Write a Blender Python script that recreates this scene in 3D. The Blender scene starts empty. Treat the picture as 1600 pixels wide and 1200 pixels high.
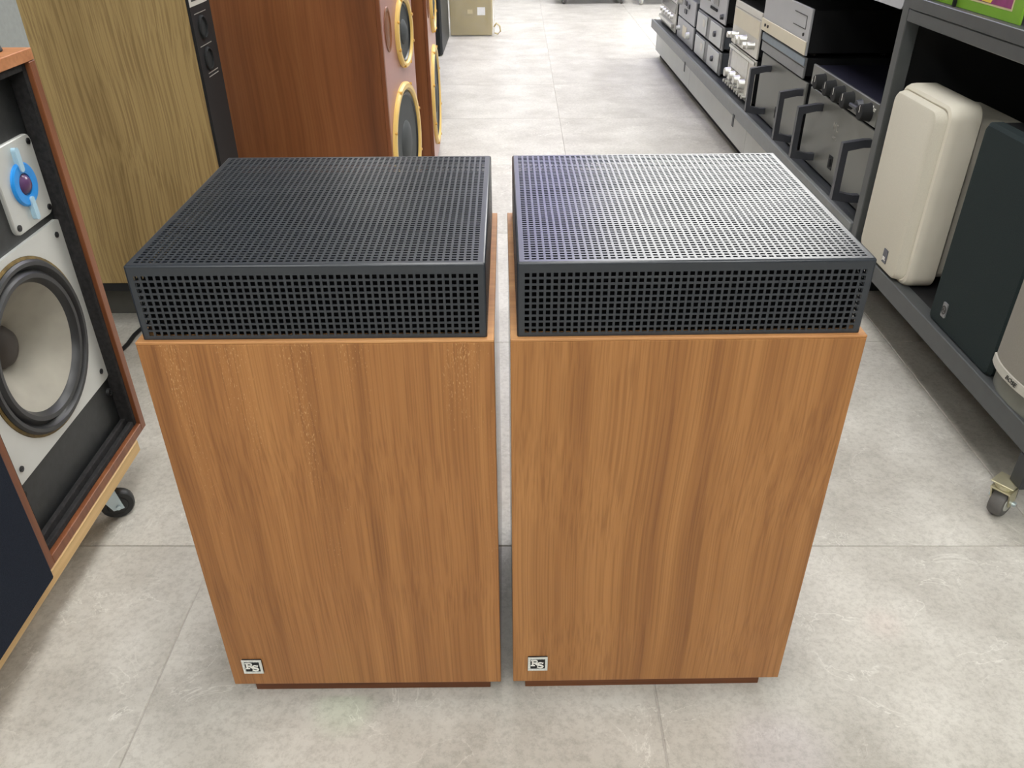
import bpy, bmesh, math, random
from mathutils import Vector, Matrix
R = math.radians
scene = bpy.context.scene
C = scene.collection
random.seed(7)

# ------------------------------------------------------------------ camera
CAM_H = 1.0748
cd = bpy.data.cameras.new('camera')
cd.sensor_width = 36.0
cd.lens = 1261.9 / 1600.0 * 36.0
cd.clip_start = 0.02
cam = bpy.data.objects.new('camera', cd)
C.objects.link(cam)
cam.matrix_world = (Matrix.Translation((0, 0, CAM_H))
                    @ Matrix.Rotation(math.pi / 2 - 0.5654, 4, 'X')
                    @ Matrix.Rotation(-0.007, 4, 'Z'))
scene.camera = cam

# ------------------------------------------------------------------ world, exposure
w = bpy.data.worlds.new('world')
scene.world = w
w.use_nodes = True
w.node_tree.nodes['Background'].inputs[0].default_value = (0.8, 0.85, 0.9, 1)
w.node_tree.nodes['Background'].inputs[1].default_value = 0.15
vs = scene.view_settings
vs.view_transform = 'Standard'
vs.look = 'None'
vs.gamma = 1.0
vs.use_curve_mapping = False
vs.exposure = 0.0

CEIL = 2.75
PANEL_EMIT = 11.5
# ceiling light panels: centre x, centre y (1.3 m by 0.62 m each, long side along the aisle)
PANELS = [(x, y) for y in (4.7, 6.1, 7.5) for x in (1.0, 1.75, 2.5)] + \
         [(1.3, -1.0), (-1.3, -1.0), (0.0, -1.0), (1.3, -2.3), (-1.3, -2.3), (0.1, 1.0), (0.1, 3.0), (0.0, 9.4), (-1.6, 9.4)]  # panels behind the camera are added as front fill

# ------------------------------------------------------------------ helpers
def lin(c):
    return tuple(((v / 255.0) / 12.92 if v / 255.0 <= 0.04045 else ((v / 255.0 + 0.055) / 1.055) ** 2.4) for v in c) + (1.0,)

def new_mat(name):
    m = bpy.data.materials.new(name)
    m.use_nodes = True
    nt = m.node_tree
    return m, nt, nt.nodes['Principled BSDF']

def nd(nt, typ, **kw):
    n = nt.nodes.new(typ)
    for k, v in kw.items():
        if k in n.inputs.keys():
            n.inputs[k].default_value = v
        else:
            setattr(n, k, v)
    return n

def plain(name, col, rough=0.5, metal=0.0, var=0.06, scale=40.0, bump=0.0, spec=0.5, coat=0.0):
    """paint, plastic or metal with a faint procedural mottling"""
    m, nt, b = new_mat(name)
    tc = nd(nt, 'ShaderNodeTexCoord')
    no = nd(nt, 'ShaderNodeTexNoise', Scale=scale, Detail=3.0)
    nt.links.new(tc.outputs['Object'], no.inputs['Vector'])
    rp = nd(nt, 'ShaderNodeValToRGB')
    c = lin(col)
    rp.color_ramp.elements[0].color = tuple(max(0, v * (1 - var)) for v in c[:3]) + (1,)
    rp.color_ramp.elements[1].color = tuple(min(1, v * (1 + var)) for v in c[:3]) + (1,)
    rp.color_ramp.elements[0].position = 0.3
    rp.color_ramp.elements[1].position = 0.7
    nt.links.new(no.outputs['Fac'], rp.inputs['Fac'])
    nt.links.new(rp.outputs['Color'], b.inputs['Base Color'])
    b.inputs['Roughness'].default_value = rough
    b.inputs['Metallic'].default_value = metal
    b.inputs['Specular IOR Level'].default_value = spec
    b.inputs['Coat Weight'].default_value = coat
    if bump:
        bp = nd(nt, 'ShaderNodeBump', Strength=bump, Distance=0.002)
        nt.links.new(no.outputs['Fac'], bp.inputs['Height'])
        nt.links.new(bp.outputs['Normal'], b.inputs['Normal'])
    return m

def wood(name, dark, mid, light, axis='Z', band=22.0, fine=160.0, rough=0.42, pores=0.5, stretch=0.05, fleck=None, spec=0.4, wobble=0.05, bump=0.12):
    """veneer: grain runs along axis, bands across it"""
    m, nt, b = new_mat(name)
    tc = nd(nt, 'ShaderNodeTexCoord')
    oi = nd(nt, 'ShaderNodeObjectInfo')
    off = nd(nt, 'ShaderNodeVectorMath', operation='SCALE')
    off.inputs[0].default_value = (7.3, 5.1, 3.7)
    nt.links.new(oi.outputs['Random'], off.inputs['Scale'])
    add = nd(nt, 'ShaderNodeVectorMath', operation='ADD')
    nt.links.new(tc.outputs['Object'], add.inputs[0])
    nt.links.new(off.outputs['Vector'], add.inputs[1])
    sc = {'X': (stretch, 1, 1), 'Y': (1, stretch, 1), 'Z': (1, 1, stretch)}[axis]
    mp = nd(nt, 'ShaderNodeMapping')
    mp.inputs['Scale'].default_value = sc
    nt.links.new(add.outputs['Vector'], mp.inputs['Vector'])
    # slow waviness so the grain is not ruler straight
    wob = nd(nt, 'ShaderNodeTexNoise', Scale=2.2, Detail=1.0)
    nt.links.new(add.outputs['Vector'], wob.inputs['Vector'])
    wsub = nd(nt, 'ShaderNodeVectorMath', operation='MULTIPLY_ADD')
    wsub.inputs[1].default_value = (wobble, wobble, 0.0) if axis == 'Z' else (0.0, wobble, wobble)
    nt.links.new(wob.outputs['Color'], wsub.inputs[0])
    nt.links.new(mp.outputs['Vector'], wsub.inputs[2])
    n1 = nd(nt, 'ShaderNodeTexNoise', Scale=band, Detail=5.0, Roughness=0.6)
    nt.links.new(wsub.outputs['Vector'], n1.inputs['Vector'])
    rp = nd(nt, 'ShaderNodeValToRGB')
    e = rp.color_ramp.elements
    e[0].color = lin(dark); e[0].position = 0.30
    e[1].color = lin(light); e[1].position = 0.74
    x = e.new(0.5); x.color = lin(mid)
    nt.links.new(n1.outputs['Fac'], rp.inputs['Fac'])
    # fine pores, even more stretched
    mp2 = nd(nt, 'ShaderNodeMapping')
    mp2.inputs['Scale'].default_value = tuple(v * 0.35 if v < 1 else v for v in sc)
    nt.links.new(wsub.outputs['Vector'], mp2.inputs['Vector'])
    n2 = nd(nt, 'ShaderNodeTexNoise', Scale=fine, Detail=2.0, Roughness=0.55)
    nt.links.new(mp2.outputs['Vector'], n2.inputs['Vector'])
    r2 = nd(nt, 'ShaderNodeValToRGB')
    r2.color_ramp.elements[0].position = 0.36
    r2.color_ramp.elements[0].color = (0.62, 0.58, 0.55, 1)
    r2.color_ramp.elements[1].position = 0.56
    r2.color_ramp.elements[1].color = (1, 1, 1, 1)
    nt.links.new(n2.outputs['Fac'], r2.inputs['Fac'])
    mx = nd(nt, 'ShaderNodeMixRGB', blend_type='MULTIPLY')
    mx.inputs['Fac'].default_value = pores
    nt.links.new(rp.outputs['Color'], mx.inputs['Color1'])
    nt.links.new(r2.outputs['Color'], mx.inputs['Color2'])
    out = mx.outputs['Color']
    if fleck:
        # pale nicks in the lacquer: short dashes along the grain, in worn bands towards the top of the panel
        mp3 = nd(nt, 'ShaderNodeMapping')
        mp3.inputs['Scale'].default_value = (1, 1, 0.30)
        nt.links.new(add.outputs['Vector'], mp3.inputs['Vector'])
        n3 = nd(nt, 'ShaderNodeTexNoise', Scale=760.0, Detail=1.0)
        nt.links.new(mp3.outputs['Vector'], n3.inputs['Vector'])
        mp4 = nd(nt, 'ShaderNodeMapping')
        mp4.inputs['Scale'].default_value = (1, 1, 0.12)
        nt.links.new(add.outputs['Vector'], mp4.inputs['Vector'])
        n4 = nd(nt, 'ShaderNodeTexNoise', Scale=26.0, Detail=2.0)
        nt.links.new(mp4.outputs['Vector'], n4.inputs['Vector'])
        sx = nd(nt, 'ShaderNodeSeparateXYZ')
        nt.links.new(tc.outputs['Object'], sx.inputs[0])
        zr = nd(nt, 'ShaderNodeMapRange')
        zr.inputs['From Min'].default_value = 0.22; zr.inputs['From Max'].default_value = 0.63
        zr.inputs['To Min'].default_value = 0.0; zr.inputs['To Max'].default_value = 0.26
        nt.links.new(sx.outputs['Z'], zr.inputs['Value'])
        a1 = nd(nt, 'ShaderNodeMath', operation='MULTIPLY_ADD')
        a1.inputs[1].default_value = 0.9
        nt.links.new(n4.outputs['Fac'], a1.inputs[0]); nt.links.new(zr.outputs['Result'], a1.inputs[2])
        mu = nd(nt, 'ShaderNodeMath', operation='MULTIPLY')
        nt.links.new(n3.outputs['Fac'], mu.inputs[0]); nt.links.new(a1.outputs[0], mu.inputs[1])
        r3 = nd(nt, 'ShaderNodeValToRGB')
        r3.color_ramp.elements[0].position = 0.465; r3.color_ramp.elements[0].color = (0, 0, 0, 1)
        r3.color_ramp.elements[1].position = 0.56; r3.color_ramp.elements[1].color = (0.6, 0.6, 0.6, 1)
        nt.links.new(mu.outputs[0], r3.inputs['Fac'])
        m2 = nd(nt, 'ShaderNodeMixRGB')
        m2.inputs['Color2'].default_value = lin(fleck)
        nt.links.new(r3.outputs['Color'], m2.inputs['Fac'])
        nt.links.new(out, m2.inputs['Color1'])
        out = m2.outputs['Color']
    nt.links.new(out, b.inputs['Base Color'])
    b.inputs['Roughness'].default_value = rough
    b.inputs['Specular IOR Level'].default_value = spec
    bp = nd(nt, 'ShaderNodeBump', Strength=bump, Distance=0.001)
    nt.links.new(n2.outputs['Fac'], bp.inputs['Height'])
    nt.links.new(bp.outputs['Normal'], b.inputs['Normal'])
    return m

def emitter(name, col, strength):
    m, nt, b = new_mat(name)
    b.inputs['Base Color'].default_value = (0.8, 0.8, 0.8, 1)
    b.inputs['Emission Color'].default_value = col
    b.inputs['Emission Strength'].default_value = strength
    return m

def tile_mat():
    m, nt, b = new_mat('stone_tile')
    tc = nd(nt, 'ShaderNodeTexCoord'); oi = nd(nt, 'ShaderNodeObjectInfo')
    off = nd(nt, 'ShaderNodeVectorMath', operation='SCALE')
    off.inputs[0].default_value = (31.0, 17.0, 23.0)
    nt.links.new(oi.outputs['Random'], off.inputs['Scale'])
    add = nd(nt, 'ShaderNodeVectorMath', operation='ADD')
    nt.links.new(tc.outputs['Object'], add.inputs[0]); nt.links.new(off.outputs['Vector'], add.inputs[1])
    V = add.outputs['Vector']
    n1 = nd(nt, 'ShaderNodeTexNoise', Scale=5.0, Detail=6.0, Roughness=0.62)
    nt.links.new(V, n1.inputs['Vector'])
    rp = nd(nt, 'ShaderNodeValToRGB'); e = rp.color_ramp.elements
    e[0].position = 0.3; e[0].color = lin((172, 168, 159))
    e[1].position = 0.72; e[1].color = lin((209, 206, 198))
    nt.links.new(n1.outputs['Fac'], rp.inputs['Fac'])
    # speckle
    n2 = nd(nt, 'ShaderNodeTexNoise', Scale=95.0, Detail=4.0, Roughness=0.75)
    nt.links.new(V, n2.inputs['Vector'])
    r2 = nd(nt, 'ShaderNodeValToRGB'); e = r2.color_ramp.elements
    e[0].position = 0.33; e[0].color = (0.74, 0.73, 0.72, 1)
    e[1].position = 0.56; e[1].color = (1, 1, 1, 1)
    nt.links.new(n2.outputs['Fac'], r2.inputs['Fac'])
    mx = nd(nt, 'ShaderNodeMixRGB', blend_type='MULTIPLY'); mx.inputs['Fac'].default_value = 0.8
    nt.links.new(rp.outputs['Color'], mx.inputs['Color1']); nt.links.new(r2.outputs['Color'], mx.inputs['Color2'])
    # pale broken veins: thin band of a warped noise, masked into pieces
    n3 = nd(nt, 'ShaderNodeTexNoise', Scale=7.0, Detail=6.0, Roughness=0.55, Distortion=1.0)
    nt.links.new(V, n3.inputs['Vector'])
    r3 = nd(nt, 'ShaderNodeValToRGB'); e = r3.color_ramp.elements
    e[0].position = 0.492; e[0].color = (0, 0, 0, 1)
    e[1].position = 0.5; e[1].color = (1, 1, 1, 1)
    k = e.new(0.508); k.color = (0, 0, 0, 1)
    nt.links.new(n3.outputs['Fac'], r3.inputs['Fac'])
    n4 = nd(nt, 'ShaderNodeTexNoise', Scale=9.0, Detail=3.0)
    nt.links.new(V, n4.inputs['Vector'])
    r4 = nd(nt, 'ShaderNodeValToRGB'); e = r4.color_ramp.elements
    e[0].position = 0.45; e[1].position = 0.62
    nt.links.new(n4.outputs['Fac'], r4.inputs['Fac'])
    mu = nd(nt, 'ShaderNodeMath', operation='MULTIPLY')
    nt.links.new(r3.outputs['Color'], mu.inputs[0]); nt.links.new(r4.outputs['Color'], mu.inputs[1])
    mu2 = nd(nt, 'ShaderNodeMath', operation='MULTIPLY'); mu2.inputs[1].default_value = 0.6
    nt.links.new(mu.outputs[0], mu2.inputs[0])
    m2 = nd(nt, 'ShaderNodeMixRGB'); m2.inputs['Color2'].default_value = lin((226, 224, 216))
    nt.links.new(mu2.outputs[0], m2.inputs['Fac']); nt.links.new(mx.outputs['Color'], m2.inputs['Color1'])
    nt.links.new(m2.outputs['Color'], b.inputs['Base Color'])
    b.inputs['Roughness'].default_value = 0.36
    bp = nd(nt, 'ShaderNodeBump', Strength=0.05, Distance=0.002)
    nt.links.new(n2.outputs['Fac'], bp.inputs['Height']); nt.links.new(bp.outputs['Normal'], b.inputs['Normal'])
    return m

M = {}
M['tile'] = tile_mat()
M['grout'] = plain('grout', (186, 181, 174), 0.8)
M['ceiling'] = plain('ceiling_paint', (236, 236, 238), 0.8)
M['wall'] = plain('wall_paint', (150, 154, 148), 0.8)
M['wall_white'] = plain('white_wall_paint', (232, 232, 230), 0.8)
M['walnut'] = wood('walnut_veneer', (139, 92, 50), (158, 108, 60), (174, 123, 72), band=38, fine=380, rough=0.4, pores=0.6, stretch=0.018, wobble=0.03)
M['walnut_side'] = wood('walnut_lacquered_side', (139, 92, 50), (158, 108, 60), (174, 123, 72), band=38, fine=380, rough=0.12, pores=0.6, stretch=0.018, wobble=0.03, bump=0.0, spec=0.5)
M['walnut_worn'] = wood('walnut_veneer_worn', (137, 90, 48), (158, 107, 60), (176, 124, 72), band=34, fine=380, rough=0.4, pores=0.6, stretch=0.018, wobble=0.03, fleck=(206, 164, 112))
M['walnut_edge'] = wood('walnut_edge', (170, 118, 70), (186, 134, 84), (202, 152, 100), axis='X', band=30, fine=150, rough=0.5, pores=0.3)
M['walnut_dark'] = wood('walnut_plinth', (84, 46, 24), (108, 62, 32), (124, 76, 40), axis='X', band=26, fine=180, rough=0.55)
M['grille_metal'] = plain('black_grille_paint', (36, 41, 48), 0.31, 0.0, 0.05, 30, spec=0.62)
M['lining'] = plain('black_cloth_lining', (9, 9, 10), 0.95, spec=0.05)
M['shade_grey'] = plain('under_tower_shade_grey', (74, 73, 68), 0.7)  # shade under the oak tower, put into the colour
M['oak'] = wood('light_oak', (138, 116, 74), (154, 131, 86), (168, 145, 98), band=11, fine=230, rough=0.55, pores=0.85, stretch=0.05)
M['mahogany'] = wood('mahogany', (106, 64, 40), (134, 83, 50), (160, 106, 66), band=9, fine=140, rough=0.36, pores=0.35, stretch=0.02)
M['mahogany_front'] = plain('mahogany_baffle_lacquer', (172, 122, 112), 0.28, var=0.05, scale=12)
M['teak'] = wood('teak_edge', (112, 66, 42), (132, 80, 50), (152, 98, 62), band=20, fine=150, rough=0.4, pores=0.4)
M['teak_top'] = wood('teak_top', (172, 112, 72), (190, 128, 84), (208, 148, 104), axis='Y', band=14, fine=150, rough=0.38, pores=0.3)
M['black_paint'] = plain('black_baffle_paint', (40, 42, 43), 0.45, var=0.25, scale=60, bump=0.15)
M['black_felt'] = plain('black_felt', (34, 33, 34), 0.9, var=0.5, scale=120, bump=0.5)
M['black'] = plain('black_plastic', (24, 25, 27), 0.55, spec=0.3)
M['rubber'] = plain('black_rubber', (32, 33, 34), 0.5)
M['navy_cloth'] = plain('dark_navy_cloth', (32, 38, 50), 0.9, var=0.3, scale=700, bump=0.3, spec=0.2)
M['alu'] = plain('brushed_aluminium', (214, 216, 212), 0.42, 0.35, 0.05, 9)
M['silver'] = plain('bright_metal', (226, 226, 224), 0.25, 0.9, 0.04)
M['steel_screw'] = plain('dark_screw', (60, 60, 62), 0.35, 0.8)
M['blue'] = plain('sky_blue_plastic', (40, 150, 235), 0.35)
M['clear_blue'] = plain('pale_blue_plastic', (170, 205, 225), 0.2)
M['violet_dome'] = plain('violet_dome', (96, 66, 104), 0.2)
M['surround'] = plain('rubber_surround', (38, 39, 41), 0.38)
M['cone'] = plain('grey_paper_cone', (162, 158, 146), 0.75, var=0.14, scale=14)
M['cone_dark'] = plain('dark_paper_cone', (70, 74, 76), 0.7, var=0.1, scale=14)
M['dust_cap'] = plain('brown_dust_cap', (78, 72, 68), 0.6)
M['gasket'] = plain('old_glue_gasket', (120, 100, 56), 0.6, var=0.4, scale=60)
M['cream_ring'] = plain('cream_ring', (236, 200, 118), 0.35, var=0.05, scale=15)
M['gold'] = plain('gold_bolt', (214, 168, 82), 0.3, 0.5)
M['pine'] = wood('pine_board', (206, 168, 112), (222, 188, 134), (234, 204, 154), axis='Y', band=16, fine=120, rough=0.55, pores=0.35)
M['pale_metal'] = plain('zinc_metal', (190, 205, 212), 0.35, 0.6)
M['zinc'] = plain('yellow_zinc', (196, 190, 160), 0.35, 0.7)
M['wheel_grey'] = plain('grey_rubber_wheel', (92, 90, 88), 0.6)
M['hub'] = plain('wheel_hub', (180, 180, 172), 0.4)
M['shelf_steel'] = plain('grey_painted_steel', (120, 123, 124), 0.42, 0.2, 0.06, 30)
M['rack_steel'] = plain('charcoal_painted_steel', (78, 81, 82), 0.42, 0.2, 0.06, 30)
M['shelf_dark'] = plain('dark_painted_steel', (50, 53, 56), 0.45, 0.2, 0.06, 30)
M['shelf_void'] = plain('matt_black_board', (14, 14, 17), 0.7)
M['shelf_light'] = plain('light_grey_steel', (178, 180, 186), 0.4, 0.1)
M['panel_grey'] = plain('grey_drawer_panel', (204, 207, 206), 0.5, var=0.03, scale=8)
M['amp_face'] = plain('grey_anodised_face', (118, 119, 115), 0.42, 0.35, 0.03, 10)
M['amp_top'] = plain('dark_blue_black_lid', (28, 28, 44), 0.45)
M['handle'] = plain('dark_grey_handle', (66, 68, 74), 0.4, 0.3)
M['knob'] = plain('charcoal_knob', (40, 41, 42), 0.75, spec=0.2)
M['face_light'] = plain('pale_grey_face', (176, 178, 182), 0.4, 0.2, 0.03, 10)
M['face_cream'] = plain('champagne_face', (216, 208, 186), 0.4, 0.15, 0.03, 10)
M['face_white'] = plain('silver_white_face', (214, 212, 204), 0.38, 0.2, 0.04, 10)
M['face_blue'] = plain('blue_grey_band', (118, 132, 144), 0.4, 0.2)
M['face_mid'] = plain('mid_grey_face', (126, 128, 130), 0.42, 0.2)
M['glass_dark'] = plain('dark_display', (22, 22, 26), 0.15)
M['dial'] = plain('pale_dial', (196, 196, 190), 0.25)
M['chrome'] = plain('chrome_knob', (198, 198, 192), 0.28, 0.7)
M['mini_side'] = plain('slate_plastic', (84, 88, 94), 0.4)
M['cream_plastic'] = plain('cream_plastic', (216, 211, 196), 0.5, var=0.02, scale=20)
M['cream_cloth'] = plain('cream_grille', (206, 202, 188), 0.8, var=0.04, scale=500, bump=0.15, spec=0.2)
M['green_black'] = plain('dark_green_black_cloth', (34, 44, 45), 0.85, var=0.25, scale=600, bump=0.3, spec=0.25)
M['grey_cloth'] = plain('warm_grey_grille', (142, 138, 130), 0.8, var=0.05, scale=500, bump=0.2, spec=0.2)
M['grey_band'] = plain('light_grey_band', (186, 184, 174), 0.4)
M['grey_base'] = plain('grey_green_base', (118, 120, 112), 0.5)
M['badge_grey'] = plain('badge_grey', (88, 90, 100), 0.35, 0.4)
M['print_white'] = plain('white_print', (232, 230, 224), 0.5)
M['print_red'] = plain('faded_print', (150, 148, 142), 0.5)
M['print_dark'] = plain('dark_print', (48, 48, 48), 0.5)
M['art_green'] = plain('green_print', (122, 168, 52), 0.35, var=0.06, scale=18)
M['art_purple'] = plain('plum_print', (142, 58, 112), 0.35, var=0.3, scale=30)
M['art_yellow'] = plain('yellow_print', (232, 206, 84), 0.35, var=0.1, scale=25)
M['art_cream'] = plain('cream_print', (206, 196, 150), 0.35)
M['carton'] = plain('brown_cardboard', (158, 142, 92), 0.7, var=0.1, scale=9)
M['tape'] = plain('packing_tape', (196, 178, 128), 0.25)
M['white'] = plain('white_plastic', (232, 232, 230), 0.45)
M['fixture'] = plain('fixture_white', (230, 230, 230), 0.5)
M['light'] = emitter('lit_diffuser', (1.0, 0.99, 0.965, 1), PANEL_EMIT)
M['violet_light'] = emitter('violet_led', (0.46, 0.42, 1.0, 1), 6.0)

def wrap_mat():
    m, nt, b = new_mat('clear_wrap')
    b.inputs['Base Color'].default_value = (0.95, 0.95, 0.92, 1)
    b.inputs['Roughness'].default_value = 0.12
    b.inputs['Alpha'].default_value = 0.14
    tc = nd(nt, 'ShaderNodeTexCoord'); no = nd(nt, 'ShaderNodeTexNoise', Scale=14.0, Detail=5.0)
    nt.links.new(tc.outputs['Object'], no.inputs['Vector'])
    bp = nd(nt, 'ShaderNodeBump', Strength=0.8, Distance=0.02)
    nt.links.new(no.outputs['Fac'], bp.inputs['Height']); nt.links.new(bp.outputs['Normal'], b.inputs['Normal'])
    return m
M['wrap'] = wrap_mat()

# ---- shapes into a bmesh
def box(bm, x0, x1, y0, y1, z0, z1, bev=0.0, seg=2):
    vs_ = [bm.verts.new((x, y, z)) for x in (x0, x1) for y in (y0, y1) for z in (z0, z1)]
    idx = [(0, 1, 3, 2), (4, 6, 7, 5), (0, 4, 5, 1), (2, 3, 7, 6), (0, 2, 6, 4), (1, 5, 7, 3)]
    fs = [bm.faces.new([vs_[i] for i in f]) for f in idx]
    if bev > 0:
        es = list({e for f in fs for e in f.edges})
        bmesh.ops.bevel(bm, geom=es, offset=bev, segments=seg, affect='EDGES', profile=0.5)
    return bm

AX = {'X': Matrix.Rotation(math.pi / 2, 3, 'Y'), 'Y': Matrix.Rotation(-math.pi / 2, 3, 'X'), 'Z': Matrix.Identity(3)}

def lathe(bm, prof, c=(0, 0, 0), axis='Z', n=32, sx=1.0, close=False):
    """prof: (radius, height) along axis; 'Y' axis points to +y"""
    c = Vector(c); A = AX[axis]; rings = []
    for r, h in prof:
        if r < 1e-6:
            rings.append([bm.verts.new(c + A @ Vector((0, 0, h)))])
        else:
            rings.append([bm.verts.new(c + A @ Vector((sx * r * math.cos(2 * math.pi * k / n), r * math.sin(2 * math.pi * k / n), h))) for k in range(n)])
    for a, b in zip(rings[:-1], rings[1:]):
        for k in range(n):
            k2 = (k + 1) % n
            if len(a) == 1 and len(b) == 1:
                continue
            if len(a) == 1:
                bm.faces.new((a[0], b[k], b[k2]))
            elif len(b) == 1:
                bm.faces.new((a[k], a[k2], b[0]))
            else:
                bm.faces.new((a[k], a[k2], b[k2], b[k]))
    return bm

def cyl(bm, c, axis, r, h, n=24, r2=None, bev=0.0):
    r2 = r if r2 is None else r2
    if bev:
        pr = [(0, 0), (r - bev, 0), (r, bev), (r2, h - bev), (r2 - bev, h), (0, h)]
    else:
        pr = [(0, 0), (r, 0), (r2, h), (0, h)]
    return lathe(bm, pr, c, axis, n)

def tube(bm, pts, r, n=8, cap=True):
    pts = [Vector(p) for p in pts]; rings = []
    for i, p in enumerate(pts):
        t = (pts[min(i + 1, len(pts) - 1)] - pts[max(i - 1, 0)]).normalized()
        a = Vector((0, 0, 1)) if abs(t.z) < 0.9 else Vector((1, 0, 0))
        u = t.cross(a).normalized(); v = t.cross(u).normalized()
        rings.append([bm.verts.new(p + r * (math.cos(2 * math.pi * k / n) * u + math.sin(2 * math.pi * k / n) * v)) for k in range(n)])
    for a, b in zip(rings[:-1], rings[1:]):
        for k in range(n):
            bm.faces.new((a[k], a[(k + 1) % n], b[(k + 1) % n], b[k]))
    if cap:
        bm.faces.new(rings[0]); bm.faces.new(list(reversed(rings[-1])))
    return bm

def prism(bm, pts, y0, y1):
    """outline in the x-z plane extruded from y0 (front) to y1"""
    a = [bm.verts.new((x, y0, z)) for x, z in pts]
    b = [bm.verts.new((x, y1, z)) for x, z in pts]
    bm.faces.new(a); bm.faces.new(list(reversed(b)))
    n = len(pts)
    for k in range(n):
        bm.faces.new((a[k], b[k], b[(k + 1) % n], a[(k + 1) % n]))
    return bm

def rrect(x0, x1, z0, z1, r, n=6):
    out = []
    for cx, cz, a0 in ((x1 - r, z1 - r, 0), (x0 + r, z1 - r, 90), (x0 + r, z0 + r, 180), (x1 - r, z0 + r, 270)):
        for k in range(n + 1):
            a = R(a0 + 90 * k / n)
            out.append((cx + r * math.cos(a), cz + r * math.sin(a)))
    return out

def stack(bm, outlines):
    """join a list of (outline, y) loops of equal length, capping both ends"""
    loops = [[bm.verts.new((x, y, z)) for x, z in o] for o, y in outlines]
    n = len(loops[0])
    bm.faces.new(loops[0])
    for a, b in zip(loops[:-1], loops[1:]):
        for k in range(n):
            bm.faces.new((a[k], b[k], b[(k + 1) % n], a[(k + 1) % n]))
    bm.faces.new(list(reversed(loops[-1])))
    return bm

def ribbon(bm, pts, wd, y0, y1):
    """flat stroke of width wd along x-z points, from y0 to y1 deep"""
    P = [Vector((p[0], p[1])) for p in pts]
    L, Rr = [], []
    for i, p in enumerate(P):
        t = (P[min(i + 1, len(P) - 1)] - P[max(i - 1, 0)]).normalized()
        nrm = Vector((-t.y, t.x)) * (wd[i] if isinstance(wd, (list, tuple)) else wd) / 2
        L.append(p + nrm); Rr.append(p - nrm)
    for i in range(len(P) - 1):
        prism(bm, [tuple(L[i]), tuple(L[i + 1]), tuple(Rr[i + 1]), tuple(Rr[i])], y0, y1)
    return bm

BM = bmesh.new

def obj(name, bm, mat, parent=None, smooth=False, loc=None, recalc=True, ang=35):
    if recalc:
        bmesh.ops.recalc_face_normals(bm, faces=bm.faces)
    me = bpy.data.meshes.new(name)
    bm.to_mesh(me); bm.free()
    me.materials.append(M[mat] if isinstance(mat, str) else mat)
    if smooth:
        me.polygons.foreach_set('use_smooth', [True] * len(me.polygons))
        try:
            me.set_sharp_from_angle(angle=R(ang))
        except Exception:
            pass
    o = bpy.data.objects.new(name, me)
    C.objects.link(o)
    if parent is not None:
        o.parent = parent
    if loc:
        o.location = loc
    return o

def inst(src, parent=None, loc=None, rotz=None):
    c = src.copy(); C.objects.link(c)
    c.parent = parent if parent is not None else src.parent
    if loc is not None:
        c.location = loc
    if rotz is not None:
        c.rotation_euler = (0, 0, rotz)
    return c

def tag(o, label, cat, group=None):
    o['label'] = label; o['category'] = cat
    if group:
        o['group'] = group
    return o

def thing(name, label, cat, loc=(0, 0, 0), rotz=0.0, group=None):
    o = bpy.data.objects.new(name, None)
    o.empty_display_size = 0.05
    C.objects.link(o)
    o.location = loc; o.rotation_euler = (0, 0, rotz)
    return tag(o, label, cat, group)

def struct(name, bm, mat):
    o = obj(name, bm, mat); o['kind'] = 'structure'
    return o

def text(name, s, size, mat, parent, loc, depth=0.0006, rot=(math.pi / 2, 0, 0), shear=0.0, stretch=1.0):
    cu = bpy.data.curves.new(name, 'FONT')
    cu.body = s; cu.size = size; cu.extrude = depth; cu.align_x = 'CENTER'; cu.align_y = 'CENTER'; cu.shear = shear
    t = bpy.data.objects.new(name + '_src', cu); C.objects.link(t)
    dg = bpy.context.evaluated_depsgraph_get()
    me = bpy.data.meshes.new_from_object(t.evaluated_get(dg))
    bpy.data.objects.remove(t); bpy.data.curves.remove(cu)
    me.name = name; me.materials.clear(); me.materials.append(M[mat])
    o = bpy.data.objects.new(name, me); C.objects.link(o)
    o.parent = parent; o.location = loc; o.rotation_euler = rot; o.scale = (stretch, 1, 1)
    return o

FACE_AISLE_FROM_RIGHT = -math.pi / 2      # local front (-y) looks to -x
FACE_AISLE_FROM_LEFT = math.pi / 2        # local front (-y) looks to +x

# ------------------------------------------------------------------ the room
XL, XR, YF, YB = -2.4, 3.2, -3.0, 11.0
b_ = BM(); box(b_, XL, XR, YF, YB, -0.12, -0.0025)
floor = struct('floor', b_, 'grout')
TS = 0.781; gap = 0.0018; rot_t = -0.010
b_ = BM(); box(b_, gap / 2, TS - gap / 2, gap / 2, TS - gap / 2, -0.011, 0.0, 0.0012, 1)
t0 = obj('tile', b_, 'tile', floor)
t0.rotation_euler = (0, 0, rot_t)
first = True
ca, sa = math.cos(rot_t), math.sin(rot_t)
for i in range(-3, 4):
    for j in range(-5, 13):
        lx, ly = 0.211 + i * TS, 1.124 + j * TS
        px, py = ca * lx - sa * ly, sa * lx + ca * ly
        cx, cy = px + 0.39, py + 0.39
        if not (XL + 0.45 < cx < XR - 0.45 and YF + 0.45 < cy < YB - 0.45):
            continue
        if first:
            t0.location = (px, py, 0); first = False
        else:
            inst(t0, floor, (px, py, 0), rot_t)
b_ = BM(); box(b_, XL, XR, YF, YB, CEIL, CEIL + 0.1); struct('ceiling', b_, 'ceiling')
b_ = BM(); box(b_, XL - 0.1, XL, YF, YB, 0, CEIL); struct('wall_left', b_, 'wall')
b_ = BM(); box(b_, XR, XR + 0.1, YF, YB, 0, CEIL); struct('wall_right', b_, 'wall')
b_ = BM(); box(b_, XL, XR, YB, YB + 0.1, 0, CEIL); struct('wall_back', b_, 'wall_white')
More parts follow.
